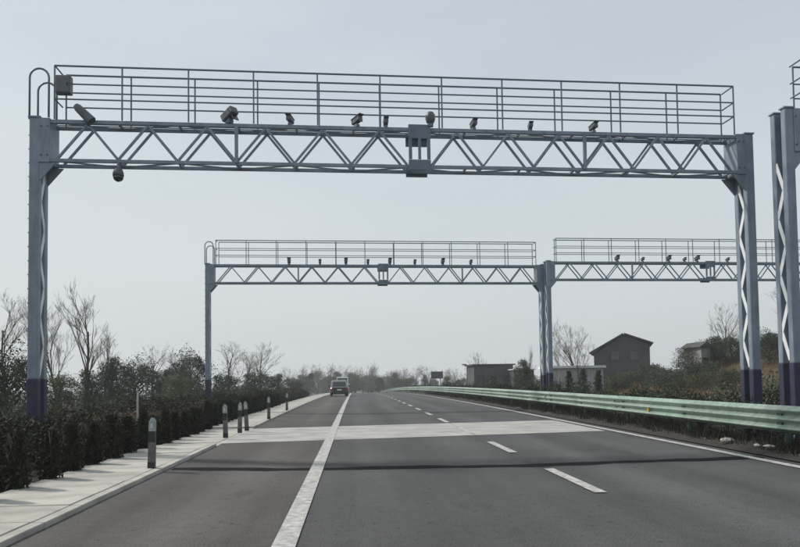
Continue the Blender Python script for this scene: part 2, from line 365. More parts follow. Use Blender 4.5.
# ------------------------------------------------------------------ gantries
ROT = math.atan2(15.68-15.02, 15.14)
def gantry(name, label, org, L, loop_end=True, z_off=0.0, npan=6, half_split=None, ladder=True):
    g = tag(empty(name, (org[0], org[1], z_off), ROT), label, 'gantry')
    D = .46                                        # distance between the front and back trusses
    ZB, ZT = 6.05, 6.86
    for cu, inner in ((-.22, 1), (L+.22, -1)):
        for v in (0.08, D-.02):
            b = MB(); b.cbox((cu, v, 4.24), (.2, .15, 5.38), .012); leg = b.build('column_leg', M['steel'], g)
            b = MB(); b.cbox((cu, v, .62), (.214, .164, 1.86), .012); b.build('painted_base', M['navy'], leg)
            b = MB(); b.box((cu, v, 6.945), (.24, .19, .03)); b.build('cap_plate', M['steel'], leg)
        b = MB(); b.box((cu, D/2+.03, -.02), (.6, .9, .05))
        bp = b.build('base_plate', M['navy'], g)
        for i in range(6):
            b = MB(); b.lathe([(.03, 0), (.03, .06), (.02, .07)], (cu+(-.24, .24)[i % 2], D/2+.03+(-.38, 0, .38)[i//2], 0), 6); b.build('anchor_bolt', M['steel'], bp)
        z = 1.62; k = 0
        while z < 5.5:                             # zigzag lacing on both flanks
            for su in (.085, -.085):
                a, c_ = (.14, D-.08) if k % 2 == 0 else (D-.08, .14)
                b = MB(); b.bar((cu+su, a, z), (cu+su, c_, z+.6), .10, .012, (1, 0, 0))
                b.build('lacing_bar', M['lace'], g)
            z += .6; k += 1
        b = MB(); uu = cu+inner*.20
        b.box((uu, D/2+.03, 6.46), (.22, D+.08, .92)); eb = b.build('end_box', M['steel'], g)
        for i in range(4):
            b = MB(); b.lathe([(.02, 0), (.02, .02)], (0, 0, 0), 6)
            b.v = [(uu+(-.06, .06)[i % 2]+x, -.012-z_, (6.15, 6.75)[i//2]+y_) for x, y_, z_ in b.v]
            b.build('flange_bolt', M['rail'], eb)
        b = MB(); x0, x1 = cu+inner*.1, cu+inner*.42
        b.prism([(x0, 5.62), (x0, 6.0), (x1, 6.0)] if inner > 0 else [(x0, 6.0), (x0, 5.62), (x1, 6.0)], .02, .06); b.build('knee_gusset', M['steel'], g)
        b = MB(); b.prism([(x0, 5.62), (x0, 6.0), (x1, 6.0)] if inner > 0 else [(x0, 6.0), (x0, 5.62), (x1, 6.0)], D, D+.04); b.build('knee_gusset', M['steel'], g)
    mid = L*.5125
    for v in (.05, D):
        for z in (ZB, ZT):
            b = MB(); b.bar((.09, v, z), (L-.09, v, z), .065, .065); ch = b.build('chord', M['steel'], g)
    # warren diagonals, front and back, either side of the splice frame
    for v in (.05, D):
        for (ua, ub) in ((.22, mid-.26), (mid+.26, L-.22)):
            p = (ub-ua)/npan
            for i in range(npan):
                u0 = ua+i*p
                for s0, s1 in ((0, .5), (.5, 1)):
                    za, zb = (ZB+.03, ZT-.03) if s0 == 0 else (ZT-.03, ZB+.03)
                    b = MB(); b.bar((u0+s0*p, v, za), (u0+s1*p, v, zb), .045, .045); b.build('diagonal', M['steel'], g)
            if v < .1:
                k = 3 if ua < 1 else 3
                b = MB(); b.bar((ua+k*p, v-.05, ZB), (ua+k*p, v-.05, ZT), .07, .05, (0, 1, 0)); b.build('upright', M['steel'], g)
    # plan bracing under and over
    n = npan*2
    for z in (ZB, ZT):
        for i in range(n):
            u0 = .2+(L-.4)*i/n; u1 = .2+(L-.4)*(i+1)/n
            va, vb = (.08, D-.03) if i % 2 == 0 else (D-.03, .08)
            b = MB(); b.bar((u0, va, z-.01), (u1, vb, z-.01), .035, .025); b.build('plan_brace', M['steel'], g)
            b = MB(); b.bar((u1, .09, z+.01), (u1, D-.04, z+.01), .045, .04); b.build('cross_tie', M['steel'], g)
    # splice frame in the middle
    b = MB(); w = .48
    b.box((mid, -.022, ZT-.06), (w, .05, .30)); sf = b.build('splice_plate', M['rail'], g)
    b = MB(); b.box((mid, -.022, ZB+.02), (w, .05, .22)); b.build('splice_plate', M['rail'], g)
    for du, ww in ((-.2, .07), (0, .06), (.2, .07)):
        b = MB(); b.box((mid+du, -.02, (ZT+ZB)/2-.02), (ww, .042, .47)); b.build('splice_upright', M['rail'], sf)
    for zz, hh in ((ZT-.06, .30), (ZB+.02, .22)):
        b = MB(); b.box((mid, D+.072, zz), (w, .05, hh)); b.build('splice_plate', M['rail'], g)
    # walkway grating: bearing bars along, cross bars
    for i in range(4):
        v = .09+i*(D-.13)/3
        b = MB(); b.bar((.1, v, ZT+.05), (L-.1, v, ZT+.05), .012, .025); b.build('walkway_bar', M['rail'], g)
    # railings
    u0, u1 = .17, L-.12
    for v, npst, us in ((.02, 12, 0), (D+.03, 12, .09)):
        a, e = u0+us*.8, u1-us*.4
        b = MB(); b.tube([(a, v, 8.03), (e, v, 8.03)], .021, 8); tr = b.build('handrail', M['rail'], g)
        for z in (7.65, 7.33):
            b = MB(); b.tube([(a, v, z), (e, v, z)], .016, 6); b.build('mid_rail', M['rail'], tr)
        for i in range(npst):
            u = a+(e-a)*i/(npst-1)
            b = MB(); b.tube([(u, v, ZT+.05), (u, v, 8.03)], .018, 6); b.build('railing_post', M['rail'], tr)
    for u in (u0, u1):
        for z in (8.03, 7.65, 7.33):
            b = MB(); b.tube([(u, .02, z), (u, D+.03, z)], .016, 6); b.build('end_rail', M['rail'], g)
    if loop_end:                                    # ladder stringers bent into hoops over the column head
        for v, hh in ((.04, 7.98), (D+.02, 7.86)):
            pts = [(-.33, v, 6.9), (-.33, v, hh-.2)]+[(-.33+.19*(1-math.cos(a)), v, hh-.2+.19*math.sin(a)) for a in [math.pi*i/8 for i in range(1, 8)]]+[(.05, v, hh-.2), (.05, v, 6.95)]
            b = MB(); b.tube(pts, .022, 8); b.build('ladder_hoop', M['rail'], g, smooth=True)
        for i in range(22):
            b = MB(); b.tube([(-.36, .1, .5+i*.29), (-.36, D-.02, .5+i*.29)], .013, 6); b.build('ladder_rung', M['rail'], g)
    return g
near = gantry('toll_gantry', 'near grey steel truss gantry spanning the whole road with navy-painted column feet', (-6.30, 15.02), 15.14)
far = gantry('toll_gantry', 'farther grey truss gantry crossing the road in the distance, carrying eight small cameras', (-6.56, 33.67), 15.55, z_off=prof(33.7))
near2 = gantry('toll_gantry', 'nearest gantry of the opposite carriageway, its laced column cut by the right frame edge', (9.42, 14.42), 15.14, loop_end=False, z_off=.12)
far2 = gantry('toll_gantry', 'distant truss gantry over the opposite carriageway, right of the central laced column', (9.56, 33.85), 15.5, loop_end=False, z_off=prof(33.8)+.1)

# ---- roadside electronics: every device is a thing of its own, bolted to a gantry
def box_camera(name, loc, rz, label, group, s=1.0, tilt=-12):
    e = tag(empty(name, loc, rz), label, 'camera', group); rot = Matrix.Rotation(R(tilt), 3, 'X')
    b = MB(); b.box((0, 0, .03*s), (.10*s, .10*s, .06*s)); b.tube([(0, 0, .05*s), (0, 0, .10*s)], .025*s, 8); b.build('bracket', M['rail'], e)
    b = MB(); b.cbox((0, 0, .16*s), (.13*s, .30*s, .12*s), .012*s, rot); b.build('housing', M['housing'], e)
    b = MB(); b.box((0, -.02*s, .235*s), (.15*s, .36*s, .012*s), rot); b.build('sun_shield', M['housing'], e)
    b = MB(); b.box((0, -.152*s, .16*s-.03*s*(tilt/-12)), (.09*s, .012*s, .08*s), rot); b.build('lens_window', M['glass_dark'], e)
    return e
ca, sa = math.cos(ROT), math.sin(ROT)
def gp(org, z_off, u, v, z): return (org[0]+u*ca-v*sa, org[1]+u*sa+v*ca, z+z_off)
def u_at(org, px, py):                               # where a pixel's ray crosses a gantry's front plane
    d = ray(px, py); n = Vector((-sa, ca, 0)); p0 = Vector((org[0], org[1], 0)); o = Vector((0, 0, EYE))
    h = o+d*((p0-o).dot(n)/d.dot(n)); return (h-p0).dot(Vector((ca, sa, 0))), h.z
NO = (-6.30, 15.02)
ORD = ['first', 'second', 'third', 'fourth', 'fifth', 'sixth', 'seventh', 'eighth', 'ninth']
for i, (px, s) in enumerate(((290, 1.0), (357, 1.15), (386, .95), (474, 1.0), (531, .85), (594, 1.0))):
    u, _ = u_at(NO, px, 120)
    box_camera('traffic_camera', gp(NO, 0, u, .05, 6.895), ROT+R((-20, 35, 0, 8, -5, 12)[i]), ORD[i]+' small box camera from the left on the near gantry walkway', 'cameras on the near gantry', s*.78)
u, _ = u_at(NO, 229, 117)
e = tag(empty('flash_lamp', gp(NO, 0, u, .06, 6.91), ROT+R(50)), 'tilted rectangular flash lamp above the left upright of the near gantry', 'lamp')
rot = Matrix.Rotation(R(-28), 3, 'X')
b = MB(); b.box((0, 0, .05), (.12, .12, .10)); b.build('bracket', M['rail'], e)
b = MB(); b.cbox((0, 0, .19), (.20, .36, .17), .02, rot); b.build('housing', M['housing'], e)
b = MB(); b.box((0, -.165, .105), (.16, .02, .13), rot); b.build('lens_window', M['glass_dark'], e)
u, _ = u_at(NO, 84, 115)
e = tag(empty('spotlight', gp(NO, 0, u+.02, -.08, 6.80), ROT), 'tilted dark tubular spotlight clamped near the left end of the near gantry', 'spotlight')
b = MB(); b.bar((.06, .04, -.02), (.10, .06, .1), .05, .05); b.build('clamp', M['rail'], e)
b = MB(); b.tube([(-.16, 0, .36), (-.11, 0, .31), (.10, 0, .10), (.16, 0, .04)], [.06, .085, .10, .105], 10); b.build('housing', M['housing'], e)
b = MB(); b.tube([(.158, 0, .043), (.168, 0, .033)], .085, 10); b.build('lens', M['glass_dark'], e)
u, _ = u_at(NO, 119, 170)
e = tag(empty('dome_camera', gp(NO, 0, u, -.05, 6.0), ROT), 'round dome camera hanging below the near gantry beam on the left', 'dome camera')
b = MB(); b.tube([(0, 0, .02), (0, 0, -.14)], .03, 8); b.build('mount_stem', M['rail'], e)
b = MB(); b.lathe([(.05, -.12), (.085, -.15), (.11, -.22), (.115, -.28)][::-1], n=14); b.build('shroud', M['housing'], e, smooth=True)
b = MB(); b.lathe([(.02, -.40), (.07, -.38), (.10, -.34), (.112, -.282)], n=14); b.build('dome', M['glass_dark'], e, smooth=True)
u, _ = u_at(NO, 430, 120)
e = tag(empty('roadside_antenna', gp(NO, 0, u, -.04, 6.91), ROT), 'upright oval roadside antenna just right of the near gantry splice frame', 'antenna')
b = MB(); b.box((0, 0, .03), (.12, .10, .06)); b.build('bracket', M['rail'], e)
b = MB(); b.lathe([(.03, .04), (.085, .09), (.11, .17), (.105, .25), (.07, .31), (.02, .335)], n=14); b.build('radome', M['housing'], e, smooth=True)
u, z = u_at(NO, 65.5, 87)
e = tag(empty('control_cabinet', gp(NO, 0, u, .02, z-.19), ROT), 'square dark control box fixed to the left end of the near gantry railing', 'control box')
b = MB(); b.cbox((0, -.10, .19), (.30, .17, .37), .012); cb = b.build('cabinet_body', M['housing'], e)
b = MB(); b.box((0, -.19, .19), (.26, .012, .33)); b.build('cabinet_door', M['housing'], cb)
b = MB(); b.box((.09, -.20, .19), (.02, .02, .06)); b.build('latch', M['black'], cb)
FO = (-6.56, 33.67)
for i, px in enumerate((289, 320, 346, 368, 390, 415, 443, 471)):
    u, _ = u_at(FO, px, 262)
    box_camera('traffic_camera', gp(FO, prof(33.7), u, .04, 6.90), ROT, ORD[i]+' dark camera from the left on the farther gantry over the road', 'cameras on the farther gantry', 1.1 if i % 2 == 0 else .9)
QO = (9.56, 33.85)
for i, px in enumerate((617.5, 643, 669, 685, 697.5, 728)):
    u, _ = u_at(QO, px, 259)
    box_camera('traffic_camera', gp(QO, prof(33.8)+.1, u, .04, 6.90), ROT, ORD[i]+' dark camera from the left on the distant gantry over the opposite carriageway', 'cameras on the opposite gantry', 1.1 if i % 2 == 0 else .8)

# ------------------------------------------------------------------ delineator posts on the paved strip
def delineator(loc, label, tilt=(0, 0)):
    e = tag(empty('delineator_post', loc), label, 'delineator', 'delineator posts on the paved strip'); e.rotation_euler = (tilt[0], tilt[1], random.uniform(-.3, .3))
    def seg(nm, z0, z1, m, w0=.0, k=1.0):
        b = MB()
        def ring(z):
            w = (.062-.012*z)*k; return [(-w, -.035*k, z), (w, -.035*k, z), (w*.55, .06*k, z), (-w*.55, .06*k, z)]
        b.add(ring(z0)+ring(z1), [(3,2,1,0), (4,5,6,7), (0,1,5,4), (1,2,6,5), (2,3,7,6), (3,0,4,7)]); return b.build(nm, m, e)
    seg('foot', -.02, .10, M['black'], k=1.02); seg('shaft', .10, .42, M['delin']); seg('dark_band', .42, .60, M['black'], k=1.03)
    seg('head', .60, .76, M['delinw'])
    b = MB(); b.add([(-.05, -.035, .76), (.05, -.035, .76), (.028, .06, .76), (-.028, .06, .76), (-.02, -.02, .82), (.02, -.02, .82), (.012, .03, .81), (-.012, .03, .81)],
        [(4,5,6,7), (0,1,5,4), (1,2,6,5), (2,3,7,6), (3,0,4,7), (3,2,1,0)]); b.build('cap', M['delinw'], e)
    b = MB(); b.box((0, -.038, .69), (.04, .008, .07)); b.build('reflector', M['lens_pale'], e)
M['lens_pale'] = mat('pale_reflector', (.5, .52, .5), .5)
M['delin'] = mat('delineator_grey', (.13, .135, .125), .6, col2=(.07, .072, .066), vscale=6)
M['delinw'] = mat('delineator_pale', (.36, .40, .38), .5, col2=(.2, .23, .215), vscale=9)
for (px, py), lb, tl in (((152, 468), 'nearest delineator post, pale head and dark band, alone on the paved strip', (0, .02)),
                     ((226, 437), 'leftmost delineator post of the cluster of three beside the concrete crossing', (0, -.03)),
                     ((240, 432), 'middle delineator post of the cluster of three beside the concrete crossing', (.03, .02)),
                     ((247, 430), 'right-hand delineator post of the cluster of three beside the concrete crossing', (0, -.05)),
                     ((269, 419), 'delineator post on the paved strip just beyond the cluster of three', (0, 0)),
                     ((287, 410), 'farthest delineator post on the paved strip', (0, .02))):
    p = on_z(px, py, .06); delineator((p.x, p.y, .058+prof(p.y)), lb, tl)
p = on_z(184, 436, 0)
e = tag(empty('marker_pole', (-5.2, 17.6, -.1)), 'thin pale marker pole standing in the dark hedge', 'pole')
b = MB(); b.tube([(0, 0, 0), (.01, 0, 1.35)], [.03, .022], 8); b.build('pole_shaft', M['wallpale'], e)
b = MB(); b.lathe([(.03, 1.33), (.03, 1.37), (.01, 1.385)], n=8); b.build('pole_cap', M['rail'], e)

# ------------------------------------------------------------------ vegetation
def leaf(b, p, s, nrm=None):
    d = Vector((random.gauss(0, 1), random.gauss(0, 1), random.gauss(0, 1))).normalized()
    a = d.orthogonal().normalized(); a.rotate(Matrix.Rotation(random.uniform(0, 6.28), 3, d)); c = d.cross(a)
    a *= s*random.uniform(.7, 1.3); c *= s*random.uniform(.35, .6)
    n = len(b.v); b.v += [tuple(p-a), tuple(p+c), tuple(p+a), tuple(p-c)]; b.f.append((n, n+1, n+2, n+3))
def shell(rnd=.5):
    d = Vector((random.gauss(0, 1), random.gauss(0, 1), random.gauss(0, 1))).normalized()
    return d*(1-rnd*random.random()**1.6)
def shrub_meshes(w, h, nleaf, size, mleaf, mbark, nl=7):
    b = MB(); lobes = [(Vector((random.uniform(-.5, .5)*w, random.uniform(-.5, .5)*w, h*random.uniform(.35, .74))), random.uniform(.26, .44)*w) for _ in range(nl)]
    for _ in range(nleaf):
        c, r = random.choice(lobes); q = shell(.75); p = c+Vector((q.x*r, q.y*r, q.z*r*.85))
        p.z = max(p.z, .04); leaf(b, p, size)
    crown = b.mesh('crown', mleaf); b = MB()
    for c, r in lobes:
        b.tube([(c.x*.15, c.y*.15, -.1), (c.x*.6, c.y*.6, c.z*.5), tuple(c+Vector((0, 0, r*.5)))], [.03*h, .022*h, .008*h], 5)
        for _ in range(4):
            q = shell(.2); b.tube([tuple(c), tuple(c+q*r*1.15)], [.009*h, .003*h], 3, False)
    return crown, b.mesh('stem', mbark)
hedge_v = [shrub_meshes(.95, .78, 1700, .036, M['leafdark'], M['bark'], 8) for _ in range(4)]
hedge_dry = [shrub_meshes(.95, .78, 900, .034, M['leafdry'], M['twig'], 8)]
def young_mesh():
    b = MB()
    for _ in range(1500):
        z = random.random(); q = shell(.7); w = .17*(1-.5*z*z)
        leaf(b, Vector((q.x*w, q.y*w, .02+.66*z)), .032)
    t = MB()
    for k in range(4): t.tube([(0, 0, -.1), (random.gauss(0, .04), random.gauss(0, .04), .35), (random.gauss(0, .08), random.gauss(0, .08), .68)], [.012, .009, .004], 5)
    return b.mesh('crown', M['leafdark']), t.mesh('stem', M['bark'])
young_v = [young_mesh() for _ in range(3)]
scrub_v = [shrub_meshes(1.6, 1.5, 2000, .05, M['leafgreen'], M['bark'], 9) for _ in range(3)]
dry_v = [shrub_meshes(1.5, 1.3, 1300, .05, M['leafdry'], M['twig'], 9) for _ in range(3)]
olive_v = [shrub_meshes(1.7, 1.5, 2000, .055, M['leafolive'], M['bark'], 9) for _ in range(2)]
def plant(name, meshes, loc, scale, label, cat, group=None, rz=None, zs=1.0):
    o = tag(empty(name, loc, random.uniform(0, 6.28) if rz is None else rz), label, cat, group)
    o.scale = (scale, scale, scale*zs)
    link('crown', meshes[0], o); link('stem', meshes[1], o) if len(meshes) > 1 else None
    return o
HL, HG = 'dark clipped shrub in the hedge row along the paved strip', 'hedge shrubs along the left pavement'
for i in range(72):
    yy = 6.8+i*.95+random.uniform(-.05, .05)
    if yy < 42:
        o = plant('hedge_shrub', random.choice(young_v), (-4.50+random.uniform(-.04, .04), yy+.3, terrain(-5, yy)), 1.0, 'narrow upright young shrub at the front edge of the hedge beside the paving', 'shrub', 'young shrubs edging the hedge', zs=random.uniform(1.05, 1.35))
    plant('hedge_shrub', random.choice(hedge_v), (-5.18+random.uniform(-.08, .08), yy, terrain(-5.1, yy)), random.uniform(.72, .98), HL, 'shrub', HG)
    plant('hedge_shrub', random.choice(hedge_v+hedge_dry), (-5.95+random.uniform(-.12, .12), yy+.4, terrain(-5.7, yy)), random.uniform(.85, 1.2), HL, 'shrub', HG)
    if yy < 40: plant('hedge_shrub', random.choice(hedge_v), (-6.85+random.uniform(-.2, .2), yy+.1, terrain(-6.7, yy)), random.uniform(.8, 1.25), HL, 'shrub', HG)
for i in range(46):
    yy = 14+72*(i/46)**1.25+random.uniform(-1, 1); xx = -8.6-random.random()**1.5*14
    dryk = random.random() < .5
    plant('scrub_bush', random.choice(dry_v if dryk else scrub_v), (xx, yy, terrain(xx, yy)-.05), random.uniform(.7, 1.25),
          'dry brown scrub bush behind the hedge on the left' if dryk else 'dull green scrub bush behind the hedge on the left', 'bush', 'dry bushes behind the hedge' if dryk else 'green bushes behind the hedge')

def bare_tree_mesh(h, seed, levels=5, upright=.6, stems=1, r0=None, leafy=0):
    rnd = random.Random(seed); b = MB(); tw = MB(); lf = MB()
    def grow(p, d, ln, r, lev):
        n = 4 if lev < 2 else 3; pts = [p.copy()]; rr = [r]; q = p.copy(); dd = d.copy()
        for i in range(n):
            dd = (dd+Vector((rnd.gauss(0, .13), rnd.gauss(0, .13), rnd.gauss(0, .08)+.09*upright))).normalized()
            q = q+dd*ln/n; pts.append(q.copy()); rr.append(max(.006, r*(1-.55*(i+1)/n)))
        (b if lev < 2 else tw).tube(pts, rr, 6 if lev < 2 else (4 if lev < 3 else 3), False)
        if lev >= levels:
            return
        k = rnd.randint(3, 5) if lev > 0 else rnd.randint(7, 10)
        for j in range(k):
            t = rnd.uniform(.3, 1) if lev else .28+.72*(j+.5)/k
            i = min(n-1, int(t*n)); pp = pts[i].lerp(pts[i+1], t*n-i)
            ax = Vector((rnd.gauss(0, 1), rnd.gauss(0, 1), 0)).normalized(); sp = rnd.uniform(.35, .8)*(1.25-upright*.6)
            nd = (dd*math.cos(sp)+ax*math.sin(sp)).normalized()
            grow(pp, nd, ln*rnd.uniform(.42, .62)*(1.15-.45*t if lev == 0 else 1), r*rnd.uniform(.35, .5)*(1-.35*t), lev+1)
            if leafy and lev >= 2:
                for _ in range(leafy): leaf(lf, pp+Vector((rnd.gauss(0, .15), rnd.gauss(0, .15), rnd.gauss(0, .15))), .05)
    for s in range(stems):
        d = Vector((rnd.gauss(0, .16)*(stems > 1), rnd.gauss(0, .16)*(stems > 1), 1)).normalized()
        grow(Vector((rnd.gauss(0, .12)*(stems > 1), rnd.gauss(0, .12)*(stems > 1), -.2)), d, h*.72*rnd.uniform(.8, 1), (r0 or h*.016)/(1 if stems == 1 else 1.4), 0)
    zt = max(v[2] for v in tw.v)
    out = [b, tw]
    return b.mesh('trunk', M['bark']), tw.mesh('branches', M['twig']), zt
bare_v = [bare_tree_mesh(8, 11, 4, .9), bare_tree_mesh(8, 23, 4, .55), bare_tree_mesh(8, 5, 4, .8, 3), bare_tree_mesh(8, 42, 4, .4)]
def ever_mesh(h, w, seed, nleaf, size, mleaf, cone=False):
    rnd = random.Random(seed); b = MB(); t = MB(); lobes = []
    n = 14 if cone else 24
    for i in range(n):
        k = (i+.5)/n; z = h*(.20+.70*k)*(1 if cone else rnd.uniform(.86, 1.1)); rad = w*.5*(1-k*.92 if cone else math.sqrt(max(.05, 1-(2*k-.85)**2*.8)))
        a = i*2.4+rnd.uniform(-.4, .4); rr = rad*(rnd.uniform(.15, .45) if cone else rnd.uniform(.2, .95))
        lobes.append((Vector((math.cos(a)*rr, math.sin(a)*rr, z)), w*(rnd.uniform(.24, .34)*(1-.62*k) if cone else rnd.uniform(.11, .24))))
    for i in range(nleaf):
        c, r = rnd.choice(lobes); q = shell(.6)
        if i % 4 == 0: q = q*rnd.uniform(1.0, 1.7)
        leaf(b, c+Vector((q.x*r, q.y*r, q.z*r*.85)), size*rnd.uniform(.7, 1.2))
    t.tube([(0, 0, -.3), (.04*w, 0, h*.3), (0, .03*w, h*.6), (0, 0, h*.88)], [.03*h, .024*h, .015*h, .005*h], 7)
    for c, r in lobes:
        t.tube([(0, 0, max(.1, c.z-.22*h)), tuple(c*.6+Vector((0, 0, c.z*.36))), tuple(c)], [.010*h, .007*h, .003*h], 4, False)
    return b.mesh('crown', mleaf), t.mesh('trunk', M['bark']), h
ever_v = [ever_mesh(5, 4.6, 3, 8000, .085, M['leafgreen']), ever_mesh(5, 3.8, 8, 7000, .08, M['leafgreen']), ever_mesh(5, 4.2, 13, 7000, .085, M['leafolive']), ever_mesh(5, 2.0, 21, 4500, .075, M['leafgreen'], True)]
def tree(kind, var, px, top, Y, label, ws=1.0, group=None):
    p = on_y(px, top, Y); g = terrain(p.x, Y)
    me = (bare_v if kind == 'bare_tree' else ever_v)[var]; s = (p.z-g)/me[2]
    o = tag(empty(kind, (p.x, Y, g), random.uniform(0, 6.28)), label, 'tree', group); o.scale = (s*ws, s*ws, s)
    if kind == 'bare_tree': link('trunk', me[0], o); link('branches', me[1], o)
    else: link('crown', me[0], o); link('trunk', me[1], o)
    return o
B, V = 'bare_tree', 'evergreen_tree'
tree(B, 0, 84, 279, 40, 'tallest bare tree on the left, right of the near left column', .85)
tree(B, 2, 62, 288, 43, 'slim bare many-stemmed tree just right of the near left column', .7)
tree(B, 1, 8, 290, 44, 'bare tree at the left frame edge, left of the near left column', .8)
tree(B, 0, 104, 322, 52, 'small bare tree right of the tallest bare tree', .7)
tree(B, 1, 152, 342, 58, 'round bare tree between the two left columns', 1.0)
tree(B, 3, 228, 342, 62, 'bare tree just right of the farther left column', 1.0)
tree(B, 1, 262, 340, 74, 'round-crowned bare tree to the right of the farther left column', 1.0)
tree(B, 2, 197, 347, 56, 'bushy bare tree just left of the farther left column', 1.1)
tree(B, 3, 246, 352, 84, 'small hazy bare tree between two larger ones beyond the farther left column', 1.0)
tree(V, 0, 6, 346, 27, 'big dark evergreen at the left frame edge behind the near column', 1.0)
tree(V, 1, 112, 353, 46, 'dark evergreen right of the tallest bare tree', .9)
tree(V, 0, 134, 357, 50, 'broad dark evergreen between the two left columns', 1.1)
tree(V, 1, 88, 366, 40, 'dark evergreen at the foot of the tallest bare tree', 1.0)
tree(V, 2, 60, 372, 36, 'dull green low tree just right of the near left column', 1.0)
tree(V, 0, 190, 348, 57, 'tall dark evergreen left of the farther left column', .75)
tree(V, 1, 166, 366, 54, 'low evergreen in the dip left of the farther left column', 1.1)
tree(V, 2, 178, 372, 46, 'low olive-green tree in front of the farther left column', 1.1)
tree(V, 0, 222, 370, 54, 'low dark evergreen just right of the farther left column', 1.0)
tree(V, 0, 255, 369, 62, 'broad dark evergreen beyond the delineator posts', 1.5)
tree(V, 1, 278, 372, 76, 'dark evergreen at the right end of the left tree belt', 1.3)
tree(V, 0, 296, 379, 95, 'lowest dark evergreen where the left tree belt meets the road', 1.3)
# far hazy belt beyond the crest
def far_belt(n, x0, x1, t0, t1, Y0, Y1, kinds, label, group, seed):
    rnd = random.Random(seed)
    for i in range(n):
        px = x0+(x1-x0)*(i+rnd.uniform(.1, .9))/n
        k = rnd.choice(kinds)
        tree(k, rnd.randrange(3), px, rnd.uniform(t0, t1), rnd.uniform(Y0, Y1), label, rnd.uniform(.9, 1.5), group)
far_belt(16, 290, 405, 369, 377, 170, 260, [V], 'far hazy evergreen in the tree belt beyond the road crest', 'far evergreens beyond the crest', 3)
far_belt(12, 292, 400, 360, 372, 180, 270, [B], 'far hazy bare tree above the belt beyond the road crest', 'far bare trees beyond the crest', 4)
far_belt(14, 400, 540, 371, 378, 130, 190, [V], 'hazy evergreen in the low belt behind the far guardrail', 'evergreens behind the far guardrail', 5)
far_belt(9, 395, 520, 355, 370, 150, 220, [B], 'hazy bare tree standing behind the far guardrail', 'bare trees behind the far guardrail', 6)
# right side
tree(B, 2, 582, 316, 58, 'bare many-stemmed tree left of the dark gabled house', .9)
tree(B, 0, 560, 340, 64, 'slim bare tree between the central column and the bare many-stemmed tree', .7)
tree(V, 1, 524, 357, 66, 'dark rounded evergreen left of the central laced column', .9)
tree(B, 0, 528, 343, 68, 'narrow bare tree rising behind the rounded evergreen left of the central laced column', .45)
tree(V, 0, 692, 343, 58, 'dark evergreen at the left end of the hilltop clump', 1.3)
tree(V, 1, 714, 334, 57, 'taller dark evergreen in the hilltop clump', 1.35)
tree(V, 0, 731, 333, 55, 'dark evergreen of the hilltop clump just left of the near right column', 1.35)
tree(V, 0, 768, 328, 50, 'dark evergreen between the two near right columns', 1.1)
tree(B, 3, 776, 283, 50, 'bare spreading tree seen between the two near right columns', .9)
tree(B, 1, 722, 300, 75, 'thin bare tree behind the hilltop evergreens', .8)
tree(B, 1, 478, 350, 110, 'faint bare tree above the low flat building', .8)
for i, (px, top, Y) in enumerate(((569, 368, 44), (583, 366, 44), (598, 367, 44), (545, 372, 46))):
    tree(V, 3, px, top, Y, ORD[i] if False else ['pointed dark conifer left of its pair in front of the white shed', 'middle pointed dark conifer in front of the white shed', 'right pointed dark conifer in front of the white shed', 'pointed dark conifer at the foot of the central laced column'][i], 1.2, 'conifers by the white shed')
# median planting behind the guardrail and the far verge
for i in range(62):
    yy = 9.5+i*1.05 if i < 40 else 51.5+(i-40)*3.0
    xx = 9.35+random.uniform(-.3, .4); low = yy < 15.5
    me = random.choice(hedge_v+scrub_v) if not low else random.choice(hedge_v)
    sc = random.uniform(.75, .95) if (low or me in hedge_v) else random.uniform(.62, .95)
    if me in hedge_v and not low: sc *= 1.45
    plant('median_shrub', me, (xx, yy, prof(yy)+.03), sc, 'dark low shrub planted behind the guardrail', 'shrub', 'shrubs behind the guardrail')
for i in range(40):
    yy = 24+56*(i/40)+random.uniform(-1, 1); xx = 23.2+random.random()*3.5
    if yy < 50 and i % 3: continue
    dryk = random.random() < .35 or yy < 50
    plant('bank_bush', random.choice(olive_v if dryk else scrub_v), (xx, yy, terrain(xx, yy)-.05), random.uniform(.8, 1.5),
          'olive bush at the foot of the right bank' if dryk else 'dark green bush at the foot of the right bank', 'bush', 'olive bushes below the bank' if dryk else 'green bushes below the bank')
for i in range(22):
    yy = random.uniform(42, 62); xx = random.uniform(30, 38)
    plant('hillside_bush', random.choice(dry_v+olive_v), (xx, yy, terrain(xx, yy)-.05), random.uniform(.6, 1.2), 'dry bush on the brown hillside at the right', 'bush', 'bushes on the brown hillside')
# dry grass on the right bank, and leaf litter and tufts on the verge
def tufts(name, pts, hgt, m, blades=7, spread=.12):
    b = MB()
    for x, y, z in pts:
        for _ in range(blades):
            a = random.uniform(0, 6.28); h = hgt*random.uniform(.5, 1.2); w = .012*hgt/.3
            px, py = x+random.gauss(0, spread), y+random.gauss(0, spread); lx, ly = math.cos(a)*h*.5, math.sin(a)*h*.5
            n = len(b.v); b.v += [(px-w*math.sin(a), py+w*math.cos(a), z-.03), (px+w*math.sin(a), py-w*math.cos(a), z-.03), (px+lx, py+ly, z+h)]; b.f.append((n, n+1, n+2))
    return stuff(tag(b.build(name, m), 'dry grass', 'grass'))
pts = []
for _ in range(9000):
    x = random.uniform(22.8, 44); y = random.uniform(26, 76); pts.append((x, y, terrain(x, y)))
o = tufts('dry_grass', pts, .42, M['grass'], 6, .2); o['label'] = 'dry straw-brown grass covering the right hillside'
pts = []
for _ in range(3500):
    y = random.uniform(12, 60); x = -7.2-random.random()**1.6*16; pts.append((x, y, terrain(x, y)))
o = tufts('scrub_grass', pts, .38, M['leafdry'], 6, .2); o['label'] = 'dull dry grass on the ground behind the left hedge'
pts = []
for _ in range(2200):
    y = 9+random.random()**1.4*70; x = random.choice((random.uniform(7.45, 8.2), random.uniform(8.0, 9.0))); pts.append((x, y, prof(y)+.08))
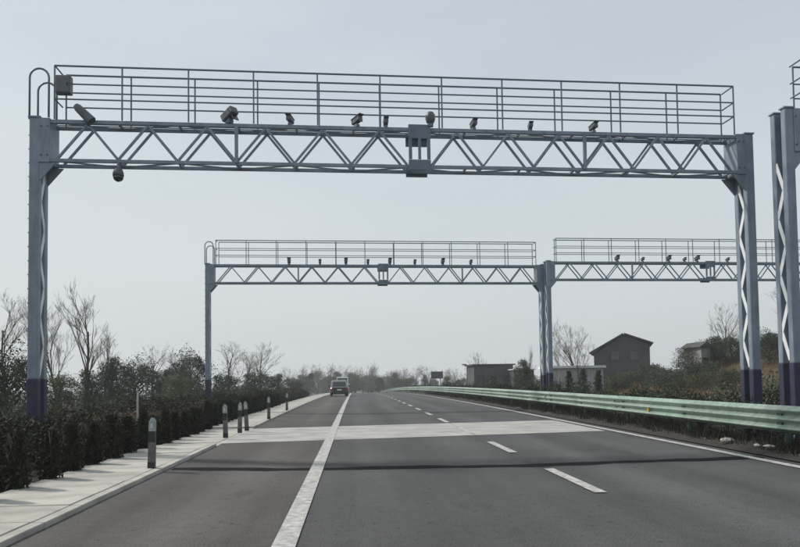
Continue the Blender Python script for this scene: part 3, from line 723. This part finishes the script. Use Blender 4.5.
o = tufts('verge_weeds', pts, .2, M['leafdark'], 8, .07); o['label'] = 'dark low weeds and dead stalks under the guardrail'
b = MB()
for _ in range(2600):
    y = 8.5+random.random()**1.3*45; x = 7.22+random.random()**1.3*1.2
    leaf(b, Vector((x, y, prof(y)+.10)), random.uniform(.012, .03))
stuff(tag(b.build('leaf_litter', M['leafdry']), 'dead brown leaves littering the soil under the guardrail', 'litter'))
rk = MB()
def rock(seed, m):
    rnd = random.Random(seed); b = MB(); n = 9; rings = [(.0, -.6), (.75, -.45), (1, 0), (.7, .45), (.25, .62)]
    for r, z in rings:
        for k in range(n):
            t = 2*math.pi*k/n; q = rnd.uniform(.8, 1.15); b.v.append((r*q*math.cos(t), r*q*math.sin(t)*.7, z*rnd.uniform(.85, 1.1)*.55))
    for i in range(4):
        for k in range(n): j = (k+1) % n; b.f.append((i*n+k, i*n+j, i*n+n+j, i*n+n+k))
    b.f.append(tuple(4*n+k for k in range(n))); return b.mesh('stone', m)
rocks = [rock(i, M['paver']) for i in range(3)]
for i, (px, py, s, lb) in enumerate(((727, 441, .12, 'widest white stone lying under the guardrail'), (757, 446, .075, 'left of two small white stones under the guardrail at the right'), (769, 447, .075, 'right one of two small white stones under the guardrail'))):
    p = on_z(px, py, .12); o = tag(link('stone', rocks[i], None, (p.x, p.y, .135), i*1.3), lb, 'stone', 'white stones under the guardrail'); o.scale = (s*1.3, s, s*1.25)

# ------------------------------------------------------------------ buildings
def tiled_roof(parent, pts_a, pts_b, nrow, name='roof'):
    pass
# dark gabled house, gable towards the road
Yh = 74
pA, pR, pL, pG = on_y(623.5, 332.5, Yh), on_y(649.5, 343, Yh), on_y(593, 353, Yh), on_y(620, 380, Yh)
hz = terrain(pA.x, Yh)-.3
h = tag(empty('gabled_house', (pA.x, Yh, hz), -math.atan2(pA.x, Yh)), 'dark grey gabled house standing beyond the opposite carriageway', 'house')
ax, rx, lx = 0, pR.x-pA.x, pL.x-pA.x; az, rz_, lz = pA.z-hz, pR.z-hz, pL.z-hz
b = MB(); b.prism([(lx+.25, 0), (rx-.2, 0), (rx-.2, rz_-.18), (ax, az-.22), (lx+.25, lz-.1)], 0, 9); hw = b.build('wall', M['wallgrey'], h)
def roofslab(p, q, th, y0, y1, name):
    b = MB(); p, q = Vector((p[0], 0, p[1])), Vector((q[0], 0, q[1])); d = (q-p).normalized(); n = Vector((-d.z, 0, d.x)); n = n if n.z > 0 else -n
    b.prism([(p.x, p.z), (q.x, q.z), (q.x+n.x*th, q.z+n.z*th), (p.x+n.x*th, p.z+n.z*th)], y0, y1); return b.build(name, M['rooftile'], h)
roofslab((lx-.15, lz-.06), (ax+.0, az-.2), .16, -.35, 9.3, 'roof'); roofslab((ax+.012, az-.2), (rx+.12, rz_-.14), .16, -.35, 9.3, 'roof')
for wx, wz in ((-1.1, 1.3), (.9, 1.3), (-.9, 3.6), (1.0, 3.6)):
    b = MB(); b.box((wx, -.02, wz), (.9, .08, 1.0)); wd = b.build('window', M['wallgrey'], h)
    for k in (-1, 1):
        b = MB(); b.box((wx+k*.2, -.05, wz), (.36, .04, .86)); b.build('pane', M['glass_dark'], wd)
# low flat building
Yb = 88
p0, p1 = on_y(474, 365.5, Yb), on_y(513, 366.5, Yb); gz = terrain(p0.x, Yb)-.3
w = p1.x-p0.x; hh = p0.z-gz
e = tag(empty('low_building', (p0.x, Yb, gz)), 'low flat-roofed dark building behind the guardrail, left of the central column', 'building')
b = MB(); b.box((w/2, 3, hh/2), (w, 6, hh)); b.build('wall', M['wallgrey'], e)
b = MB(); b.box((w/2, 3, hh+.08), (w+.5, 6.5, .16)); b.build('roof', M['rooftile'], e)
for k in range(3):
    b = MB(); b.box((w*(k+.6)/3.2, -.03, hh*.55), (.8, .1, .9)); wd = b.build('window', M['rooftile'], e)
    b = MB(); b.box((w*(k+.6)/3.2, -.09, hh*.55), (.66, .04, .76)); b.build('pane', M['glass_dark'], wd)
p2, p3 = on_y(514, 370, Yb-3), on_y(534, 370, Yb-3)
e = tag(empty('pale_annex', (p2.x, Yb-3, gz)), 'small pale-walled annex beside the low flat building', 'building')
hh = p2.z-gz; w = p3.x-p2.x
b = MB(); b.box((w/2, 2, hh/2), (w, 4, hh)); b.build('wall', M['wallgrey'], e)
b = MB(); b.box((w/2, 2, hh+.06), (w+.3, 4.4, .12)); b.build('roof', M['sheet'], e)
b = MB(); b.box((w*.4, -.03, hh*.5), (.8, .08, hh*.9)); b.build('door', M['rooftile'], e)
# white shed
Ys = 58
p0, p1 = on_y(553, 366, Ys), on_y(603, 366, Ys); gz = terrain(p0.x, Ys)-.2; w = p1.x-p0.x; hh = p0.z-gz
e = tag(empty('white_shed', (p0.x, Ys, gz)), 'long white shed partly hidden by pointed conifers below the bare tree', 'shed')
b = MB(); b.box((w/2, 2, hh/2-.1), (w, 4, hh-.2)); b.build('wall', M['concrete'], e)
b = MB(); b.prism([(-.2, hh-.19), (w+.2, hh-.19), (w+.1, hh), (-.1, hh)], -.3, 4.3); b.build('roof', M['sheet'], e)
for k in range(5):
    b = MB(); b.box((w*(k+.5)/5, -.03, hh*.5), (.08, .08, hh*.86)); b.build('wall_post', M['wallpale'], e)
# small pale hut on the hillside
Yt = 56
p0, p1 = on_y(701, 347, Yt), on_y(710, 347, Yt); gz = terrain(p0.x, Yt)-.3
e = tag(empty('hillside_hut', (p0.x, Yt, gz)), 'small pale hut half hidden among the hilltop evergreens', 'hut'); w = p1.x-p0.x; hh = p0.z-gz
b = MB(); b.box((w/2, 1.5, hh/2), (w, 3, hh)); b.build('wall', M['wallmid'], e)
b = MB(); b.prism([(-.25, hh), (w+.25, hh), (w/2, hh+.45)], -.3, 3.3); b.build('roof', M['rooftile'], e)
b = MB(); b.box((w*.5, -.02, hh*.55), (.5, .06, .6)); b.build('window', M['glass_dark'], e)

# ------------------------------------------------------------------ distant signs
def sign_board(px, top, bot, wpx, Y, label, two=True):
    a, c_ = on_y(px-wpx/2, top, Y), on_y(px+wpx/2, bot, Y); gz = terrain(a.x, Y); w = c_.x-a.x; hgt = a.z-c_.z
    e = tag(empty('sign_board', (a.x+w/2, Y, gz)), label, 'sign')
    b = MB(); b.cbox((0, 0, c_.z-gz+hgt/2), (w, .12, hgt), .03); b.build('board', M['sign'], e)
    for k in ((-.3, .3) if two else (0,)):
        b = MB(); b.tube([(w*k, .12, -.3), (w*k, .12, a.z-gz-.1)], .06, 8); b.build('post', M['rail'], e)
sign_board(437, 371.5, 378.5, 12, 105, 'dark rectangular sign board behind the far guardrail')
Y = 120; p = on_y(311, 376, Y); gz = terrain(p.x, Y)
e = tag(empty('round_sign', (p.x, Y, gz)), 'dark round sign on a post left of the distant car', 'sign')
b = MB(); b.lathe([(.46, 0), (.46, .05)], n=18); b.v = [(x, z, y+p.z-gz) for x, y, z in b.v]; b.build('disc', M['sign'], e)
b = MB(); b.tube([(0, .09, -.3), (0, .09, p.z-gz+.3)], .045, 8); b.build('post', M['rail'], e)
Y = 92; p = on_y(467, 365, Y); gz = terrain(p.x, Y)
e = tag(empty('street_lamp', (p.x, Y, gz)), 'small lamp post left of the low flat building', 'lamp')
b = MB(); b.tube([(0, 0, -.3), (0, 0, p.z-gz-.1), (-.15, 0, p.z-gz+.05)], [.06, .045, .035], 8); b.build('post', M['rail'], e)
b = MB(); b.cbox((-.35, 0, p.z-gz+.05), (.6, .26, .16), .04); b.build('lamp_head', M['housing'], e)

# ------------------------------------------------------------------ vehicles
def loft(b, secs):
    n = len(secs[0]); base = len(b.v)
    for s in secs: b.v += s
    for i in range(len(secs)-1):
        for k in range(n): j = (k+1) % n; b.f.append((base+i*n+k, base+i*n+j, base+i*n+n+j, base+i*n+n+k))
    b.f.append(tuple(base+k for k in range(n-1, -1, -1))); b.f.append(tuple(base+(len(secs)-1)*n+k for k in range(n)))
def rrect(w0, w1, z0, z1, y, c=.12):
    return [(-w0+c, y, z0), (w0-c, y, z0), (w0, y, z0+c), ((w0+w1)/2, y, (z0+z1)/2), (w1, y, z1-c), (w1-c, y, z1), (-w1+c, y, z1), (-w1, y, z1-c), (-(w0+w1)/2, y, (z0+z1)/2), (-w0, y, z0+c)]
def wheel(parent, x, y, r=.33, w=.22):
    b = MB(); b.tube([(x-w/2, y, r), (x-w/2+.03, y, r), (x+w/2-.03, y, r), (x+w/2, y, r)], [r*.86, r, r, r*.86], 18); t = b.build('wheel', M['tyre'], parent)
    s = 1 if x > 0 else -1
    b = MB(); b.tube([(x+s*w/2, y, r), (x+s*(w/2+.012), y, r)], r*.62, 14); b.build('rim', M['lace'], t)
def vehicle(name, loc, rz, label, cat, paint, W, Ln, Ht, belt, van=False, cabp=None):
    e = tag(empty(name, loc, rz), label, cat); hw = W/2
    b = MB(); secs = [rrect(hw*.92, hw*.94, .34, belt*.92, 0, .08), rrect(hw, hw, .24, belt, .12, .1), rrect(hw, hw, .24, belt, Ln*.7, .1), rrect(hw*.98, hw*.95, .24, belt*.93, Ln*.9, .1), rrect(hw*.86, hw*.84, .32, belt*.8, Ln, .1)]
    loft(b, secs); b.build('body', paint, e, smooth=False)
    b = MB(); t = hw*(.9 if van else .80); y1 = Ln*(.8 if van else .55)
    bot = [(-hw*.96, .10, belt-.01), (hw*.96, .10, belt-.01), (hw*.96, y1+.6, belt-.01), (-hw*.96, y1+.6, belt-.01)]
    top = [(-t, .22 if van else .42, Ht-.05), (t, .22 if van else .42, Ht-.05), (t, y1-.1, Ht-.05), (-t, y1-.1, Ht-.05)]
    crown = [(x*.88, y_+(.1 if y_ < 1 else -.15), Ht) for x, y_, z in top]
    b.add(bot+top+crown, [(0,1,5,4), (1,2,6,5), (2,3,7,6), (3,0,4,7), (4,5,9,8), (5,6,10,9), (6,7,11,10), (7,4,8,11), (8,9,10,11)]); cab = b.build('cabin', cabp or paint, e)
    y0 = .22 if van else .42; sl = (y0-.10)/(Ht-.05-belt)
    def rear(z, k): 
        return .10+(z-belt)*sl-k
    z0, z1 = belt+.06, Ht-.16
    b = MB(); b.add([(-hw*.78, rear(z0, .012), z0), (hw*.78, rear(z0, .012), z0), (t*.86, rear(z1, .012), z1), (-t*.86, rear(z1, .012), z1), (-hw*.78, rear(z0, -.02), z0), (hw*.78, rear(z0, -.02), z0), (t*.86, rear(z1, -.02), z1), (-t*.86, rear(z1, -.02), z1)],
        [(0,1,2,3), (7,6,5,4), (0,4,5,1), (1,5,6,2), (2,6,7,3), (3,7,4,0)]); b.build('rear_window', M['glass_dark'], cab)
    for s in (-1, 1):
        b = MB(); y2 = y1*.95
        def sx(z): return s*(hw*.96+(t-hw*.96)*(z-belt)/(Ht-.05-belt)+.008)
        b.add([(sx(z0), .55, z0), (sx(z0), y2+.2, z0), (sx(z1), y2-.2, z1), (sx(z1), .75, z1)], [(0,1,2,3) if s > 0 else (3,2,1,0)]); b.build('side_window', M['glass_dark'], cab)
        b = MB(); b.cbox((s*hw*.80, -.012, belt*.78), (hw*.26, .06, .2), .02); b.build('tail_light', M['redlamp'], e)
        b = MB(); b.cbox((s*(hw+.10), Ln*.62, belt+.08), (.18, .1, .13), .03); b.build('mirror', paint, e)
        for yy in (Ln*.19, Ln*.81): wheel(e, s*(hw-.12), yy)
    b = MB(); b.cbox((0, -.04, .42), (W*.94, .16, .24), .04); b.build('bumper', M['black'], e)
    b = MB(); b.box((0, -.035, belt*.72), (.46, .02, .13)); b.build('number_plate', M['white'], e)
    return e
p = on_y(339.5, 396.3, 72)
vehicle('parked_car', (p.x, 72, prof(72)+.004), R(3), 'dark car with pale grey roof seen from behind on the shoulder far down the road', 'car', M['carpaint'], 1.78, 4.5, 1.62, .92, cabp=M['silver'])
p = on_y(342.3, 380, 112)
vehicle('white_van', (p.x, 112, prof(112)+.004), 0, 'pale van mostly hidden behind the dark car down the road', 'van', M['vanwhite'], 1.95, 5.2, 2.55, 1.35, True)

# ------------------------------------------------------------------ haze: one even volume round the whole scene
b = MB(); b.box((0, 375, 15), (1700, 1000, 50)); hz_o = b.build('haze', mat('unused_haze_surface', (.8, .8, .8)))
hm = bpy.data.materials.new('haze_air'); hm.use_nodes = True; t = hm.node_tree; t.nodes.clear()
ho = t.nodes.new('ShaderNodeOutputMaterial'); hv = t.nodes.new('ShaderNodeVolumePrincipled')
hv.inputs['Color'].default_value = (.93, .97, 1.0, 1); hv.inputs['Density'].default_value = .0009; hv.inputs['Anisotropy'].default_value = .2
t.links.new(hv.outputs[0], ho.inputs['Volume']); hz_o.data.materials[0] = hm
stuff(tag(hz_o, 'thin pale haze in the air over the road', 'haze'))
